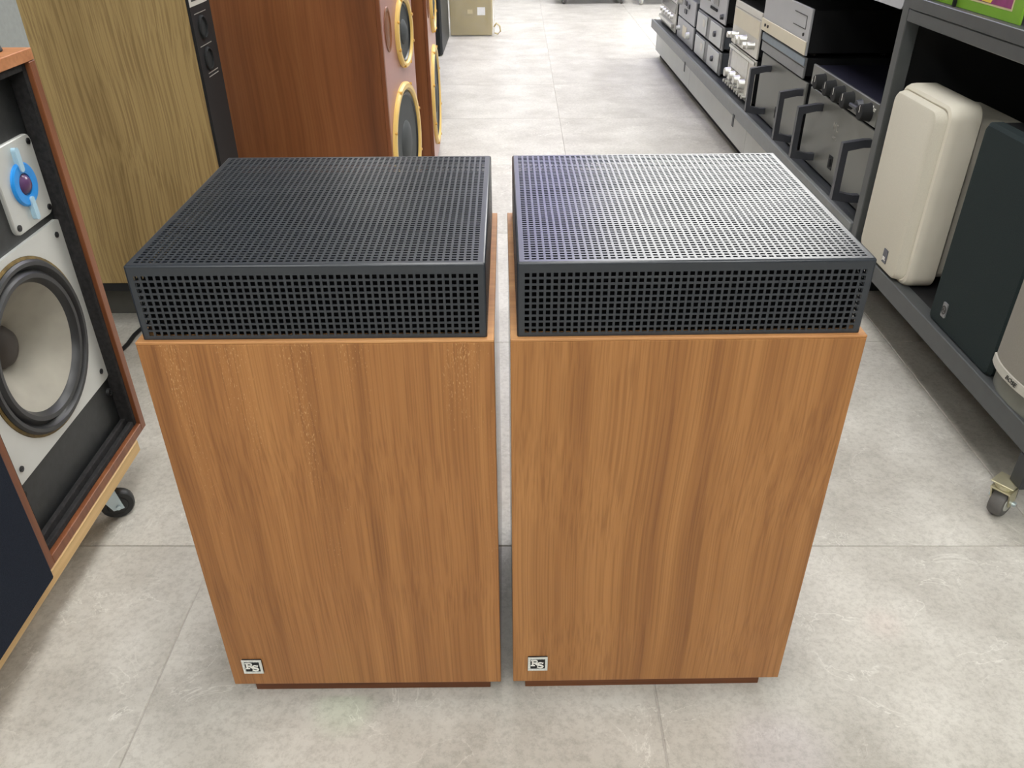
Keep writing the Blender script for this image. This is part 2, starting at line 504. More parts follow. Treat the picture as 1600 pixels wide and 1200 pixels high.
b_ = BM(); box(b_, XL, XR, YF - 0.1, YF, 0, CEIL); struct('wall_front', b_, 'wall')

# ceiling light panels
lp = None
for x, y in PANELS:
    if lp is None:
        lp = thing('ceiling_light', 'unseen white rectangular light panel on the ceiling', 'ceiling light', (x, y, CEIL), 0, 'ceiling light panels')
        b_ = BM()
        for (a0, a1, c0, c1) in ((-0.33, -0.30, -0.67, 0.67), (0.30, 0.33, -0.67, 0.67), (-0.30, 0.30, -0.67, -0.64), (-0.30, 0.30, 0.64, 0.67)):
            box(b_, a0, a1, c0, c1, -0.03, 0.0)
        fr0 = obj('frame', b_, 'fixture', lp)
        b_ = BM(); box(b_, -0.30, 0.30, -0.64, 0.64, -0.022, -0.014)
        df0 = obj('diffuser', b_, 'light', lp)
    else:
        t = lp.copy(); C.objects.link(t); t.location = (x, y, CEIL)
        inst(fr0, t); inst(df0, t)
# violet decor strip
vstrip = thing('led_strip', 'triple violet led strip fixed along the ceiling', 'led strip', (0.34, 6.6, CEIL))
b_ = BM(); box(b_, -0.30, 0.30, -1.75, 1.75, -0.012, 0.0); obj('channel', b_, 'fixture', vstrip)
for k in (-1, 0, 1):
    b_ = BM(); box(b_, k * 0.18 - 0.07, k * 0.18 + 0.07, -1.7, 1.7, -0.018, -0.012); obj('diffuser', b_, 'violet_light', vstrip)
# small coloured party light whose three beams leave the faint green, red and violet spots on the tiles
pl = thing('party_light', 'small black party light on the ceiling', 'light', (0.2, 0.2, CEIL))
b_ = BM(); cyl(b_, (0, 0, -0.05), 'Z', 0.06, 0.05, 24, bev=0.006); obj('body', b_, 'black', pl, True)
for (tx, ty, col, pw, an) in ((-0.26, 0.775, (0.15, 1.0, 0.2), 30.0, 2.4), (0.623, 0.931, (1.0, 0.2, 0.2), 28.0, 1.6), (0.385, 0.69, (0.45, 0.2, 1.0), 30.0, 4.0)):
    ld = bpy.data.lights.new('beam', 'SPOT'); ld.color = col; ld.energy = pw
    ld.spot_size = R(an); ld.spot_blend = 1.0; ld.shadow_soft_size = 0.01
    lo = bpy.data.objects.new('beam', ld); C.objects.link(lo); lo.parent = pl
    d = Vector((tx - 0.2, ty - 0.2, -CEIL + 0.06))
    lo.location = (0, 0, -0.06); lo.rotation_euler = d.to_track_quat('-Z', 'Y').to_euler()

# ------------------------------------------------------------------ the pair of walnut floor speakers
SW, SD, ZB, ZT, BH = 0.400, 0.3963, 0.045, 0.6344, 0.0895
IN_S, IN_F, IN_B = 0.0076, 0.0052, 0.0055

def lattice(bm, o, u, v, lu, lv, mu0, mv0, pu, pv, nu, nv, hole, inward, th=0.0009, hv=None):
    """sheet spanned by u (length lu) and v (lv), nu x nv square holes of size hole, first hole at (mu0, mv0)"""
    us = [0.0]
    for k in range(nu):
        us += [mu0 + k * pu, mu0 + k * pu + hole]
    us.append(lu)
    vs2 = [0.0]
    for k in range(nv):
        vs2 += [mv0 + k * pv, mv0 + k * pv + (hv or hole)]
    vs2.append(lv)
    o, u, v, w_ = Vector(o), Vector(u), Vector(v), Vector(inward) * th
    g = [[bm.verts.new(o + u * a + v * b) for b in vs2] for a in us]
    h = [[bm.verts.new(o + u * a + v * b + w_) for b in vs2] for a in us]
    flip = u.cross(v).dot(w_) > 0
    def F(*q):
        bm.faces.new(tuple(reversed(q)) if flip else q)
    for i in range(len(us) - 1):
        for j in range(len(vs2) - 1):
            if i % 2 == 1 and j % 2 == 1:
                for (p, q) in (((i, j), (i + 1, j)), ((i + 1, j), (i + 1, j + 1)), ((i + 1, j + 1), (i, j + 1)), ((i, j + 1), (i, j))):
                    F(g[p[0]][p[1]], g[q[0]][q[1]], h[q[0]][q[1]], h[p[0]][p[1]])
                continue
            F(g[i][j], g[i + 1][j], g[i + 1][j + 1], g[i][j + 1])
            F(h[i][j + 1], h[i + 1][j + 1], h[i + 1][j], h[i][j])

def make_grille_mesh():
    r = 0.0028
    x0, x1 = -SW / 2 + IN_S, SW / 2 - IN_S
    y0, y1 = IN_F, SD - IN_B
    z0, z1 = 0.0, BH
    bm = BM()
    box(bm, x0, x1, y0, y1, z0 - 0.02, z1, r, 3)
    bm.faces.ensure_lookup_table()
    big = [f for f in bm.faces if f.calc_area() > 0.02]
    bmesh.ops.delete(bm, geom=big, context='FACES')
    low = [v for v in bm.verts if v.co.z < -0.005]
    # open bottom: pull the lower ring to the seat height, drop what was rounded underneath
    bmesh.ops.delete(bm, geom=[f for f in bm.faces if all(v.co.z < -0.005 for v in f.verts)], context='FACES')
    for v in bm.verts:
        if v.co.z < -0.005:
            v.co.z = 0.0
    W_, D_ = (x1 - x0) - 2 * r, (y1 - y0) - 2 * r
    hole = 0.0051
    pu = 0.00772; nu = int((W_ - 0.002) // pu); mu = (W_ - (nu - 1) * pu - hole) / 2
    hd = 0.0037; pw = 0.00665; nw = int((D_ - 0.002) // pw); mw = (D_ - (nw - 1) * pw - hd) / 2
    lattice(bm, (x0 + r, y0 + r, z1), (1, 0, 0), (0, 1, 0), W_, D_, mu, mw, pu, pw, nu, nw, hole, (0, 0, -1), hv=hd)
    Hh = BH - r; pz = 0.0075; mz = 0.0048
    for (o, u, L, p, n, m) in (((x0 + r, y0, 0), (1, 0, 0), W_, pu, nu, mu), ((x0 + r, y1, 0), (1, 0, 0), W_, pu, nu, mu),
                            ((x0, y0 + r, 0), (0, 1, 0), D_, pw, nw, mw), ((x1, y0 + r, 0), (0, 1, 0), D_, pw, nw, mw)):
        inw = (0, 1, 0) if o[1] == y0 else (0, -1, 0) if o[1] == y1 else (1, 0, 0) if o[0] == x0 else (-1, 0, 0)
        lattice(bm, o, u, (0, 0, 1), L, Hh, m, mz, p, pz, n, 10, hole if u[0] else hd, inw, hv=hole)
    return bm

def serif_letters(parent, s):
    """R and S of the badge as raised strokes, s = letter height"""
    yb, yf = -0.0036, -0.0022
    bm = BM()
    # R: stem, serifs, bowl, leg
    ox, oz = -0.0101, -0.0036
    def P(x, z): return (ox + x * s, oz + z * s)
    ribbon(bm, [P(0.22, 0.0), P(0.22, 1.0)], 0.2 * s, yb, yf)
    ribbon(bm, [P(0.0, 0.04), P(0.5, 0.04)], 0.09 * s, yb, yf)
    ribbon(bm, [P(0.0, 0.96), P(0.5, 0.96)], 0.09 * s, yb, yf)
    arc = [P(0.3, 0.95)] + [P(0.55 + 0.24 * math.cos(R(a)), 0.72 + 0.23 * math.sin(R(a))) for a in range(90, -91, -22)] + [P(0.3, 0.49)]
    ribbon(bm, arc, 0.12 * s, yb, yf)
    ribbon(bm, [P(0.5, 0.5), P(0.95, 0.02)], 0.17 * s, yb, yf)
    obj('letter', bm, 'print_white', parent)
    bm = BM()
    ox, oz = -0.0016, -0.0086
    sp = [(0.80, 0.98), (0.78, 0.80), (0.62, 0.93), (0.42, 0.96), (0.22, 0.88), (0.14, 0.72), (0.24, 0.58), (0.46, 0.50), (0.68, 0.40), (0.78, 0.26), (0.70, 0.10), (0.48, 0.03), (0.26, 0.07), (0.10, 0.22), (0.08, 0.02)]
    wd = [0.06, 0.1, 0.1, 0.1, 0.13, 0.17, 0.19, 0.2, 0.19, 0.17, 0.13, 0.1, 0.1, 0.1, 0.06]
    ribbon(bm, [P(x, z) for x, z in sp], [q * s for q in wd], yb, yf)
    obj('letter', bm, 'print_white', parent)

def walnut_speaker(loc, rz, label, worn, badge_x):
    t = thing('floor_speaker', label, 'speaker', (loc[0], loc[1], 0), rz, 'pair of walnut floor speakers')
    h = SW / 2
    b_ = BM(); box(b_, -h, h, 0.0185, SD, ZB, ZT - 0.004, 0.0008, 1); obj('cabinet', b_, 'walnut_side', t)
    b_ = BM(); box(b_, -h, h, 0.0, 0.0183, ZB, ZT - 0.0035, 0.0012, 2); obj('front_panel', b_, 'walnut_worn' if worn else 'walnut', t)
    b_ = BM(); box(b_, -h, h, 0.0, SD, ZT - 0.0034, ZT, 0.0006, 1); obj('top_board', b_, 'walnut_edge', t)
    b_ = BM(); box(b_, -h + 0.019, h - 0.017, 0.0245, SD - 0.02, 0.0, ZB, 0.0008, 1); obj('plinth', b_, 'walnut_dark', t)
    bm = make_grille_mesh()
    g = obj('perforated_grille', bm, 'grille_metal', t, True, (0, 0, ZT + 0.0006), False)
    b_ = BM()
    box(b_, -h + 0.016, h - 0.016, 0.014, SD - 0.014, ZT, ZT + BH - 0.02, 0.004, 1)
    obj('inner_lining', b_, 'lining', t)
    # badge
    bx, bz = badge_x, 0.0875
    b_ = BM(); prism(b_, rrect(-0.0145, 0.0145, -0.0145, 0.0145, 0.0012, 2), -0.0022, 0.0)
    bd = obj('badge', b_, 'black', t, False, (bx, 0, bz))
    b_ = BM()
    fw = 0.0037
    for (a0, a1, c0, c1) in ((-0.0145, 0.0145, 0.0145 - fw, 0.0145), (-0.0145, 0.0145, -0.0145, -0.0145 + fw),
                             (-0.0145, -0.0145 + fw, -0.0145 + fw, 0.0145 - fw), (0.0145 - fw, 0.0145, -0.0145 + fw, 0.0145 - fw)):
        box(b_, a0, a1, -0.0031, -0.0021, c0, c1)
    # tiny studs around the border
    for k in range(7):
        q = -0.0120 + 0.0040 * k
        for (sx_, sz_) in ((q, 0.0124), (q, -0.0124), (0.0124, q), (-0.0124, q)):
            box(b_, sx_ - 0.0011, sx_ + 0.0011, -0.0039, -0.0030, sz_ - 0.0011, sz_ + 0.0011, 0.0003, 1)
    obj('border', b_, 'alu', bd)
    serif_letters(bd, 0.0120)
    return t

walnut_speaker((-0.2197, 0.7858), 0.0023, 'left walnut floor speaker with dark grey perforated top and nicked veneer', True, -0.1655)
walnut_speaker((0.1985, 0.7888), 0.0099, 'right walnut floor speaker with pale sheen on its perforated top', False, -0.1635)

# ------------------------------------------------------------------ left: open speaker, grille speaker, dolly
def wheel_part(parent, loc, r, wd, mat, hubmat, axis='X'):
    b_ = BM(); o = (-wd / 2, 0, 0) if axis == 'X' else (0, -wd / 2, 0)
    lathe(b_, [(r * 0.62, 0), (r * 0.9, 0), (r, wd * 0.2), (r, wd * 0.8), (r * 0.9, wd), (r * 0.62, wd), (r * 0.62, 0)], o, axis, 28)
    wh = obj('wheel', b_, mat, parent, True, loc)
    b_ = BM(); cyl(b_, (-wd * 0.55, 0, 0) if axis == 'X' else (0, -wd * 0.55, 0), axis, r * 0.63, wd * 1.1, 20, bev=0.002)
    hb = obj('hub', b_, hubmat, wh, True)
    b_ = BM(); cyl(b_, (-wd * 0.95, 0, 0) if axis == 'X' else (0, -wd * 0.95, 0), axis, r * 0.14, wd * 1.9, 10)
    obj('axle', b_, 'pale_metal', wh, True)
    return wh

def caster(parent, loc, r, wd, top, mat, hubmat, brmat, rz=0.0, name='caster'):
    """swivel caster: plate + fork, wheel as sub-part; loc is on the floor, top is the mounting height"""
    b_ = BM()
    box(b_, -0.021, 0.021, -0.021, 0.021, top - 0.003, top, 0.001, 1)
    cyl(b_, (0, 0, top - 0.016), 'Z', 0.017, 0.012, 18, bev=0.002)
    hz = r + 0.0
    y_off = 0.016
    for s in (-1, 1):
        xx = s * (wd / 2 + 0.004)
        bm2 = [(xx - 0.0015, xx + 0.0015)]
        for (q0, q1) in bm2:
            pts = [(-0.017, top - 0.016), (0.017, top - 0.016), (y_off + 0.010, hz - 0.006), (y_off - 0.010, hz - 0.006)]
            va = [b_.verts.new((q0, p[0], p[1])) for p in pts]; vb = [b_.verts.new((q1, p[0], p[1])) for p in pts]
            b_.faces.new(va); b_.faces.new(list(reversed(vb)))
            for k in range(4):
                b_.faces.new((va[k], vb[k], vb[(k + 1) % 4], va[(k + 1) % 4]))
    box(b_, -wd / 2 - 0.0055, wd / 2 + 0.0055, -0.017, 0.017, top - 0.019, top - 0.015)
    c = obj(name, b_, brmat, parent, False, loc)
    c.rotation_euler = (0, 0, rz)
    wheel_part(c, (0, y_off, r), r, wd, mat, hubmat)
    return c

DZ = 0.122
# dolly
dol = thing('furniture_dolly', 'pale pine dolly under the black open-fronted speaker', 'dolly', (-0.94, 0.86, 0))
for k in range(3):
    b_ = BM(); box(b_, -0.19 + k * 0.1275, -0.19 + k * 0.1275 + 0.1255, -0.47, 0.447, 0.094, DZ - 0.001, 0.002, 1); obj('board', b_, 'pine', dol)
caster(dol, (0.148, 0.352, 0), 0.031, 0.022, 0.094, 'rubber', 'rubber', 'pale_metal', R(-60))
caster(dol, (-0.150, 0.35, 0), 0.031, 0.022, 0.094, 'rubber', 'rubber', 'pale_metal', R(-20))
caster(dol, (0.150, -0.40, 0), 0.031, 0.022, 0.094, 'rubber', 'rubber', 'pale_metal', R(10))
caster(dol, (-0.150, -0.40, 0), 0.031, 0.022, 0.094, 'rubber', 'rubber', 'pale_metal', R(0))

def screw(parent, x, z, y, r=0.0052):
    b_ = BM(); cyl(b_, (x, y, z), 'Y', r, 0.003, 12)
    for v in b_.verts:
        pass
    box(b_, x - r * 0.6, x + r * 0.6, y - 0.0008, y, z - r * 0.15, z + r * 0.15)
    return obj('screw', b_, 'steel_screw', parent, True)

sp = thing('studio_speaker', 'teak speaker without its grille, showing silver plates and grey woofer', 'speaker', (-0.75, 1.149, DZ), FACE_AISLE_FROM_LEFT)
hw, hh, dp = 0.205, 0.725, 0.33
for s in (-1, 1):
    b_ = BM(); box(b_, min(s * hw, s * (hw - 0.018)), max(s * hw, s * (hw - 0.018)), 0, dp, 0, hh - 0.0185, 0.001, 1); obj('side_panel', b_, 'teak', sp)
b_ = BM(); box(b_, -hw, hw, 0, dp, hh - 0.018, hh, 0.001, 1); obj('top_panel', b_, 'teak_top', sp)
b_ = BM(); box(b_, -hw + 0.0182, hw - 0.0182, 0, dp, 0, 0.018, 0.001, 1); obj('bottom_panel', b_, 'teak', sp)
b_ = BM(); box(b_, -hw + 0.0182, hw - 0.0182, dp - 0.012, dp - 0.001, 0.0182, hh - 0.0187); obj('back_panel', b_, 'black', sp)
def dens(o):
    out = []
    for i in range(len(o)):
        p, q = o[i], o[(i + 1) % len(o)]
        L = math.hypot(q[0] - p[0], q[1] - p[1]); m = max(1, int(L / 0.012))
        for j in range(m):
            out.append((p[0] + (q[0] - p[0]) * j / m, p[1] + (q[1] - p[1]) * j / m))
    return out
def holed(o_, cx, cz, r, y0, y1):
    b = BM(); o_ = dens(o_); n = len(o_)
    inn = [(cx + r * math.cos(math.atan2(z - cz, x - cx)), cz + r * math.sin(math.atan2(z - cz, x - cx))) for x, z in o_]
    A, B2, C2, D2 = [[b.verts.new((x, y, z)) for x, z in l] for l, y in ((o_, y0), (inn, y0), (o_, y1), (inn, y1))]
    for k in range(n):
        j = (k + 1) % n
        b.faces.new((A[k], A[j], B2[j], B2[k])); b.faces.new((A[k], C2[k], C2[j], A[j])); b.faces.new((B2[k], B2[j], D2[j], D2[k])); b.faces.new((C2[k], D2[k], D2[j], C2[j]))
    return b
WX, WZ = 0.009, 0.296
obj('baffle', holed([(-hw + 0.0182, 0.0182), (hw - 0.0182, 0.0182), (hw - 0.0182, hh - 0.0187), (-hw + 0.0182, hh - 0.0187)], WX, WZ, 0.142, 0.034, 0.052), 'black_paint', sp)
for (a0, a1, c0, c1) in ((-hw + 0.0184, -hw + 0.0284, 0.0184, hh - 0.019), (hw - 0.0284, hw - 0.0184, 0.0184, hh - 0.019), (-hw + 0.0286, hw - 0.0286, hh - 0.030, hh - 0.019)):
    b_ = BM(); box(b_, a0, a1, 0.007, 0.0338, c0, c1, 0.0015, 1); obj('felt_strip', b_, 'black_felt', sp)
for k in range(2):
    b_ = BM(); box(b_, -hw + 0.0288, hw - 0.0288, 0.008 + 0.013 * k, 0.0175 + 0.013 * k, 0.0184, 0.030 + 0.008 * k, 0.0015, 1); obj('felt_strip', b_, 'black_felt', sp)
# tweeter plate
TX, TZ = 0.113, 0.536
b_ = BM(); stack(b_, [(rrect(TX - 0.0585, TX + 0.0585, TZ - 0.0655, TZ + 0.0655, 0.013), 0.0275), (rrect(TX - 0.060, TX + 0.060, TZ - 0.067, TZ + 0.067, 0.014), 0.029), (rrect(TX - 0.060, TX + 0.060, TZ - 0.067, TZ + 0.067, 0.014), 0.0338)])
tp = obj('tweeter_plate', b_, 'alu', sp, True)
for sx_ in (-1, 1):
    for sz_ in (-1, 1):
        screw(tp, TX + sx_ * 0.049, TZ + sz_ * 0.055, 0.0255)
b_ = BM(); lathe(b_, [(0.0175, 0.0275), (0.0175, 0.0235), (0.0215, 0.0225), (0.032, 0.0225), (0.0345, 0.0245), (0.0345, 0.0275)], (TX, 0, TZ), 'Y', 40); obj('ring', b_, 'blue', tp, True)
b_ = BM(); lathe(b_, [(0.0, 0.0165), (0.007, 0.0175), (0.0135, 0.0215), (0.017, 0.0273)], (TX, 0, TZ), 'Y', 32); obj('dome', b_, 'violet_dome', tp, True)
for s in (-1, 1):
    b_ = BM(); z0, z1 = sorted((TZ + s * 0.020, TZ + s * 0.058)); prism(b_, rrect(TX - 0.0055, TX + 0.0055, z0, z1, 0.005, 4), 0.0200, 0.0274); obj('strap', b_, 'clear_blue', tp)
# woofer plate
wp = obj('woofer_plate', holed(rrect(WX - 0.172, WX + 0.172, WZ - 0.160, WZ + 0.160, 0.014, 12), WX, WZ, 0.149, 0.0275, 0.0338), 'alu', sp)
for sx_ in (-1, 1):
    for sz_ in (-1, 1):
        screw(wp, WX + sx_ * 0.148, WZ + sz_ * 0.137, 0.0258)
b_ = BM(); lathe(b_, [(0.1485, 0.0300), (0.1485, 0.0262), (0.1440, 0.0250), (0.1440, 0.0300), (0.1485, 0.0300)], (WX, 0, WZ), 'Y', 64); obj('gasket', b_, 'gasket', wp, True)
b_ = BM(); lathe(b_, [(0.1438, 0.0320), (0.1438, 0.0235), (0.140, 0.0200), (0.134, 0.0205), (0.130, 0.0270), (0.1275, 0.0290), (0.121, 0.0210), (0.114, 0.0215), (0.1075, 0.0300), (0.1065, 0.0330)], (WX, 0, WZ), 'Y', 64); obj('surround', b_, 'surround', wp, True)
b_ = BM(); lathe(b_, [(0.1066, 0.0325), (0.085, 0.050), (0.06, 0.0705), (0.040, 0.088), (0.034, 0.094)], (WX, 0, WZ), 'Y', 64); obj('cone', b_, 'cone', wp, True)
b_ = BM(); lathe(b_, [(0.0, 0.069), (0.016, 0.0715), (0.029, 0.079), (0.036, 0.090)], (WX, 0, WZ), 'Y', 40); obj('dust_cap', b_, 'dust_cap', wp, True)
for (x, z) in ((0.168, 0.105), (-0.155, 0.118)):
    b_ = BM(); lathe(b_, [(0.0035, 0.0338), (0.0035, 0.029), (0.0075, 0.028), (0.0085, 0.0338)], (x, 0, z), 'Y', 16); obj('socket', b_, 'rubber', sp, True)

# its twin with the grille on, nearer the camera
tw = thing('grille_speaker', 'teak speaker with a dark navy cloth grille at the left edge', 'speaker', (-0.75, 0.727, DZ), FACE_AISLE_FROM_LEFT)
for s in (-1, 1):
    b_ = BM(); box(b_, min(s * hw, s * (hw - 0.018)), max(s * hw, s * (hw - 0.018)), 0, dp, 0, hh - 0.0185, 0.001, 1); obj('side_panel', b_, 'teak', tw)
b_ = BM(); box(b_, -hw, hw, 0, dp, hh - 0.018, hh, 0.001, 1); obj('top_panel', b_, 'teak_top', tw)
b_ = BM(); box(b_, -hw + 0.0182, hw - 0.0182, 0, dp, 0, 0.018, 0.001, 1); obj('bottom_panel', b_, 'teak', tw)
b_ = BM(); box(b_, -hw + 0.0182, hw - 0.0182, 0.034, dp - 0.001, 0.0182, hh - 0.0187); obj('baffle', b_, 'black', tw)
b_ = BM(); box(b_, -hw + 0.001, hw - 0.001, -0.014, -0.0005, 0.001, hh - 0.001, 0.003, 2); obj('grille', b_, 'navy_cloth', tw)

# little black cap lying on the teak top
kn = thing('rubber_cap', 'small black rubber cap on top of the teak speaker', 'cap', (-0.785, 1.315, DZ + hh))
b_ = BM(); cyl(b_, (0, 0, 0), 'Z', 0.011, 0.012, 24, 0.009, bev=0.002); obj('body', b_, 'rubber', kn, True)
b_ = BM(); lathe(b_, [(0.006, 0.012), (0.006, 0.0135), (0.0, 0.0140)], (0, 0, 0), 'Z', 16); obj('top', b_, 'knob', kn, True)

# cable on the tiles behind
b_ = BM()
cp = [(-1.12, 1.62), (-1.06, 1.76), (-1.04, 1.86), (-1.035, 1.90), (-1.037, 1.95), (-1.03, 2.0), (-0.99, 2.045), (-0.92, 2.06), (-0.82, 2.055), (-0.70, 2.01), (-0.62, 1.93)]
tube(b_, [(x, y, 0.0055) for x, y in cp], 0.0055, 8)
tag(obj('cable', b_, 'rubber', None, True), 'black cable lying on the tiles behind the open teak speaker', 'cable')

# ------------------------------------------------------------------ oak tower and mahogany speakers behind
ok = thing('oak_tower', 'pale oak tower cabinet with a narrow black control face', 'speaker', (-0.7245, 2.071, 0.094), FACE_AISLE_FROM_LEFT)
b_ = BM(); box(b_, -0.0708, 0.0708, 0.006, 0.386, 0.044, 0.93, 0.0012, 1); obj('cabinet', b_, 'oak', ok)
b_ = BM(); box(b_, -0.0703, 0.0703, -0.001, 0.0058, 0.045, 0.928, 0.001, 1); bf = obj('front_panel', b_, 'black', ok)
b_ = BM(); box(b_, -0.060, 0.060, 0.02, 0.37, 0.0435, 0.046); obj('plinth', b_, 'shelf_void', ok)
od = thing('shade_stand', 'low dark stand-in for the shade under the pale oak tower', 'stand', (-0.92, 2.22, 0.0))
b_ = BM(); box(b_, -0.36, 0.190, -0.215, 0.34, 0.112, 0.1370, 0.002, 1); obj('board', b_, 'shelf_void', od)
b_ = BM(); box(b_, -0.35, 0.170, -0.130, 0.32, 0.0, 0.1115, 0.003, 1); obj('base', b_, 'shade_grey', od)  # solid block added in place of the soft shadow under the tower
b_ = BM(); box(b_, -0.068, 0.050, -0.0022, -0.001, 0.725, 0.80); lb = obj('label_plate', b_, 'face_white', bf)
for k in range(4):
    b_ = BM(); box(b_, -0.055, 0.03 - 0.012 * (k % 2), -0.0028, -0.0022, 0.735 + k * 0.016, 0.739 + k * 0.016); obj('print_line', b_, 'print_dark', lb, False)
for z in (0.676, 0.606):
    b_ = BM(); lathe(b_, [(0.026, -0.001), (0.026, -0.0045), (0.0225, -0.006), (0.0225, -0.002), (0.0, -0.002)], (-0.01, 0, z), 'Y', 28); kk = obj('dial_ring', b_, 'knob', bf, True)
    b_ = BM(); box(b_, -0.05, 0.03, -0.0018, -0.001, z + 0.031, z + 0.0325); obj('print_line', b_, 'print_red', bf)
for k in range(2):
    b_ = BM(); box(b_, -0.03, 0.04, -0.0018, -0.001, 0.566 + 0.008 * k, 0.568 + 0.008 * k); obj('print_line', b_, 'print_red', bf)

def mahogany_speaker(loc, ang, label, depth):
    t = thing('mahogany_speaker', label, 'speaker', (loc[0], loc[1], 0), R(90 - ang), 'mahogany speakers with cream rings')
    hw_ = 0.215
    b_ = BM(); box(b_, -hw_, hw_, 0.012, depth, 0.03, 1.06, 0.0015, 1); obj('cabinet', b_, 'mahogany', t)
    b_ = BM(); box(b_, -hw_ + 0.012, hw_ - 0.0005, 0.0, 0.0118, 0.032, 1.058, 0.001, 1); bf = obj('front_baffle', b_, 'mahogany_front', t)
    b_ = BM(); box(b_, -hw_, -hw_ + 0.0118, 0.0, 0.0118, 0.03, 1.06, 0.001, 1); obj('corner_trim', b_, 'teak', t)
    b_ = BM(); box(b_, -hw_ + 0.03, hw_ - 0.03, 0.03, depth - 0.03, 0.0, 0.03); obj('plinth', b_, 'shelf_void', t)
    def driver(x, z, r, ring, nb):
        b2 = BM(); lathe(b2, [(r, 0.0), (r, -0.006), (r - ring * 0.25, -0.0125), (r - ring * 0.75, -0.0125), (r - ring, -0.007), (r - ring, 0.0)], (x, 0, z), 'Y', 56)
        rg = obj('driver_ring', b2, 'cream_ring', t, True)
        b2 = BM(); q = r - ring
        lathe(b2, [(q, 0.0), (q, -0.003), (q * 0.95, -0.006), (q * 0.9, -0.0005)], (x, 0, z), 'Y', 56); obj('surround', b2, 'surround', rg, True)
        b2 = BM(); lathe(b2, [(q * 0.905, -0.0008), (q * 0.7, -0.0004), (q * 0.42, -0.0002), (q * 0.40, -0.004), (q * 0.25, -0.011), (0.0, -0.014)], (x, 0, z), 'Y', 48); obj('cone', b2, 'cone_dark', rg, True)
        for k in range(nb):
            a = R(45 + 360 / nb * k) if nb == 4 else R(22 + 360 / nb * k)
            b2 = BM(); cyl(b2, (x + (r - 0.006) * math.cos(a), -0.015, z + (r - 0.004) * math.sin(a)), 'Y', 0.0048, 0.015, 10); obj('bolt', b2, 'gold', rg, True)
    driver(0.0, 0.282, 0.198, 0.026, 8)
    driver(0.062, 0.628, 0.112, 0.020, 8)
    driver(0.062, 0.87, 0.085, 0.018, 4)
    b_ = BM(); lathe(b_, [(0.066, 0.0), (0.064, -0.003), (0.058, -0.003), (0.052, 0.0), (0.05, -0.0005), (0.0, -0.0006)], (-0.138, 0, 0.665), 'Y', 32, sx=0.62); obj('port', b_, 'mahogany', t, True)
    return t
mahogany_speaker((-0.361, 2.829), 6.3, 'tall mahogany speaker beside the oak tower, the nearer of two', 0.585)
mahogany_speaker((-0.315, 3.525), -1.0, 'mahogany speaker showing only its narrow front edge, behind the nearer one', 0.5)

bs = thing('black_speaker', 'dark grey speaker between the far mahogany speaker and the carton', 'speaker', (-0.46, 6.28, 0), FACE_AISLE_FROM_LEFT)
b_ = BM(); box(b_, -0.36, 0.36, 0.02, 0.4, 0.0, 0.95, 0.003, 1); obj('cabinet', b_, 'black', bs)
b_ = BM(); box(b_, -0.355, 0.355, 0.0, 0.0195, 0.01, 0.945, 0.004, 2); obj('grille', b_, 'shelf_dark', bs)

ct = thing('cardboard_carton', 'brown cardboard carton wrapped in clear plastic, far down the aisle', 'box', (-0.30, 6.72, 0.0))
b_ = BM(); box(b_, -0.155, 0.165, 0.0, 0.36, 0.006, 0.46, 0.004, 1); cb = obj('carton_body', b_, 'carton', ct)
b_ = BM(); box(b_, -0.03, 0.03, -0.0012, 0.361, 0.3, 0.4612); obj('tape_strip', b_, 'tape', ct)
b_ = BM(); box(b_, 0.055, 0.115, -0.0015, 0.0, 0.15, 0.205); obj('sticker', b_, 'white', ct)
b_ = BM(); box(b_, -0.02, 0.02, -0.0015, 0.0, 0.16, 0.19); obj('sticker', b_, 'tape', ct)
rnd = random.Random(3)
b_ = BM(); box(b_, -0.172, 0.182, -0.014, 0.374, 0.0, 0.475)
bmesh.ops.subdivide_edges(b_, edges=list(b_.edges), cuts=9, use_grid_fill=True)
for v in b_.verts:
    if v.co.z > 0.01:
        v.co += Vector((rnd.uniform(-1, 1), rnd.uniform(-1, 1), rnd.uniform(-1, 1))) * 0.009
obj('plastic_wrap', b_, 'wrap', ct)
b_ = BM()
tube(b_, [(0.18, 0.05, 0.06), (0.20, 0.02, 0.09), (0.225, 0.02, 0.07), (0.23, 0.03, 0.03), (0.21, 0.03, 0.012), (0.185, 0.02, 0.02)], 0.006, 6)
obj('loose_tape', b_, 'tape', ct, True)

# far rolling rack at the end of the aisle
rk = thing('rolling_rack', 'black equipment rack on castors at the far end of the aisle', 'rack', (0.80, 8.42, 0))
b_ = BM(); box(b_, -0.36, 0.34, 0.02, 0.52, 0.085, 0.115, 0.003, 1); obj('base', b_, 'shelf_void', rk)
b_ = BM(); box(b_, -0.34, 0.32, 0.03, 0.50, 0.115, 1.15, 0.004, 1); obj('body', b_, 'shelf_dark', rk)
for k in range(4):
    b_ = BM(); box(b_, -0.32, 0.30, 0.018, 0.03, 0.14 + k * 0.25, 0.37 + k * 0.25, 0.002, 1); obj('front_panel', b_, 'black', rk)
for (x, y, a) in ((-0.27, 0.06, 20), (0.27, 0.06, -15), (-0.27, 0.44, 0), (0.27, 0.44, 0)):
    caster(rk, (x, y, 0), 0.033, 0.022, 0.085, 'wheel_grey', 'hub', 'steel_screw', R(a))
st = thing('trolley', 'grey steel trolley on pale castors behind the equipment shelves', 'trolley', (1.45, 8.36, 0))
b_ = BM(); box(b_, -0.22, 0.5, 0.0, 0.45, 0.10, 0.13, 0.003, 1); obj('tray', b_, 'shelf_light', st)
b_ = BM(); box(b_, -0.22, 0.5, 0.0, 0.45, 0.62, 0.65, 0.003, 1); obj('tray', b_, 'shelf_light', st)
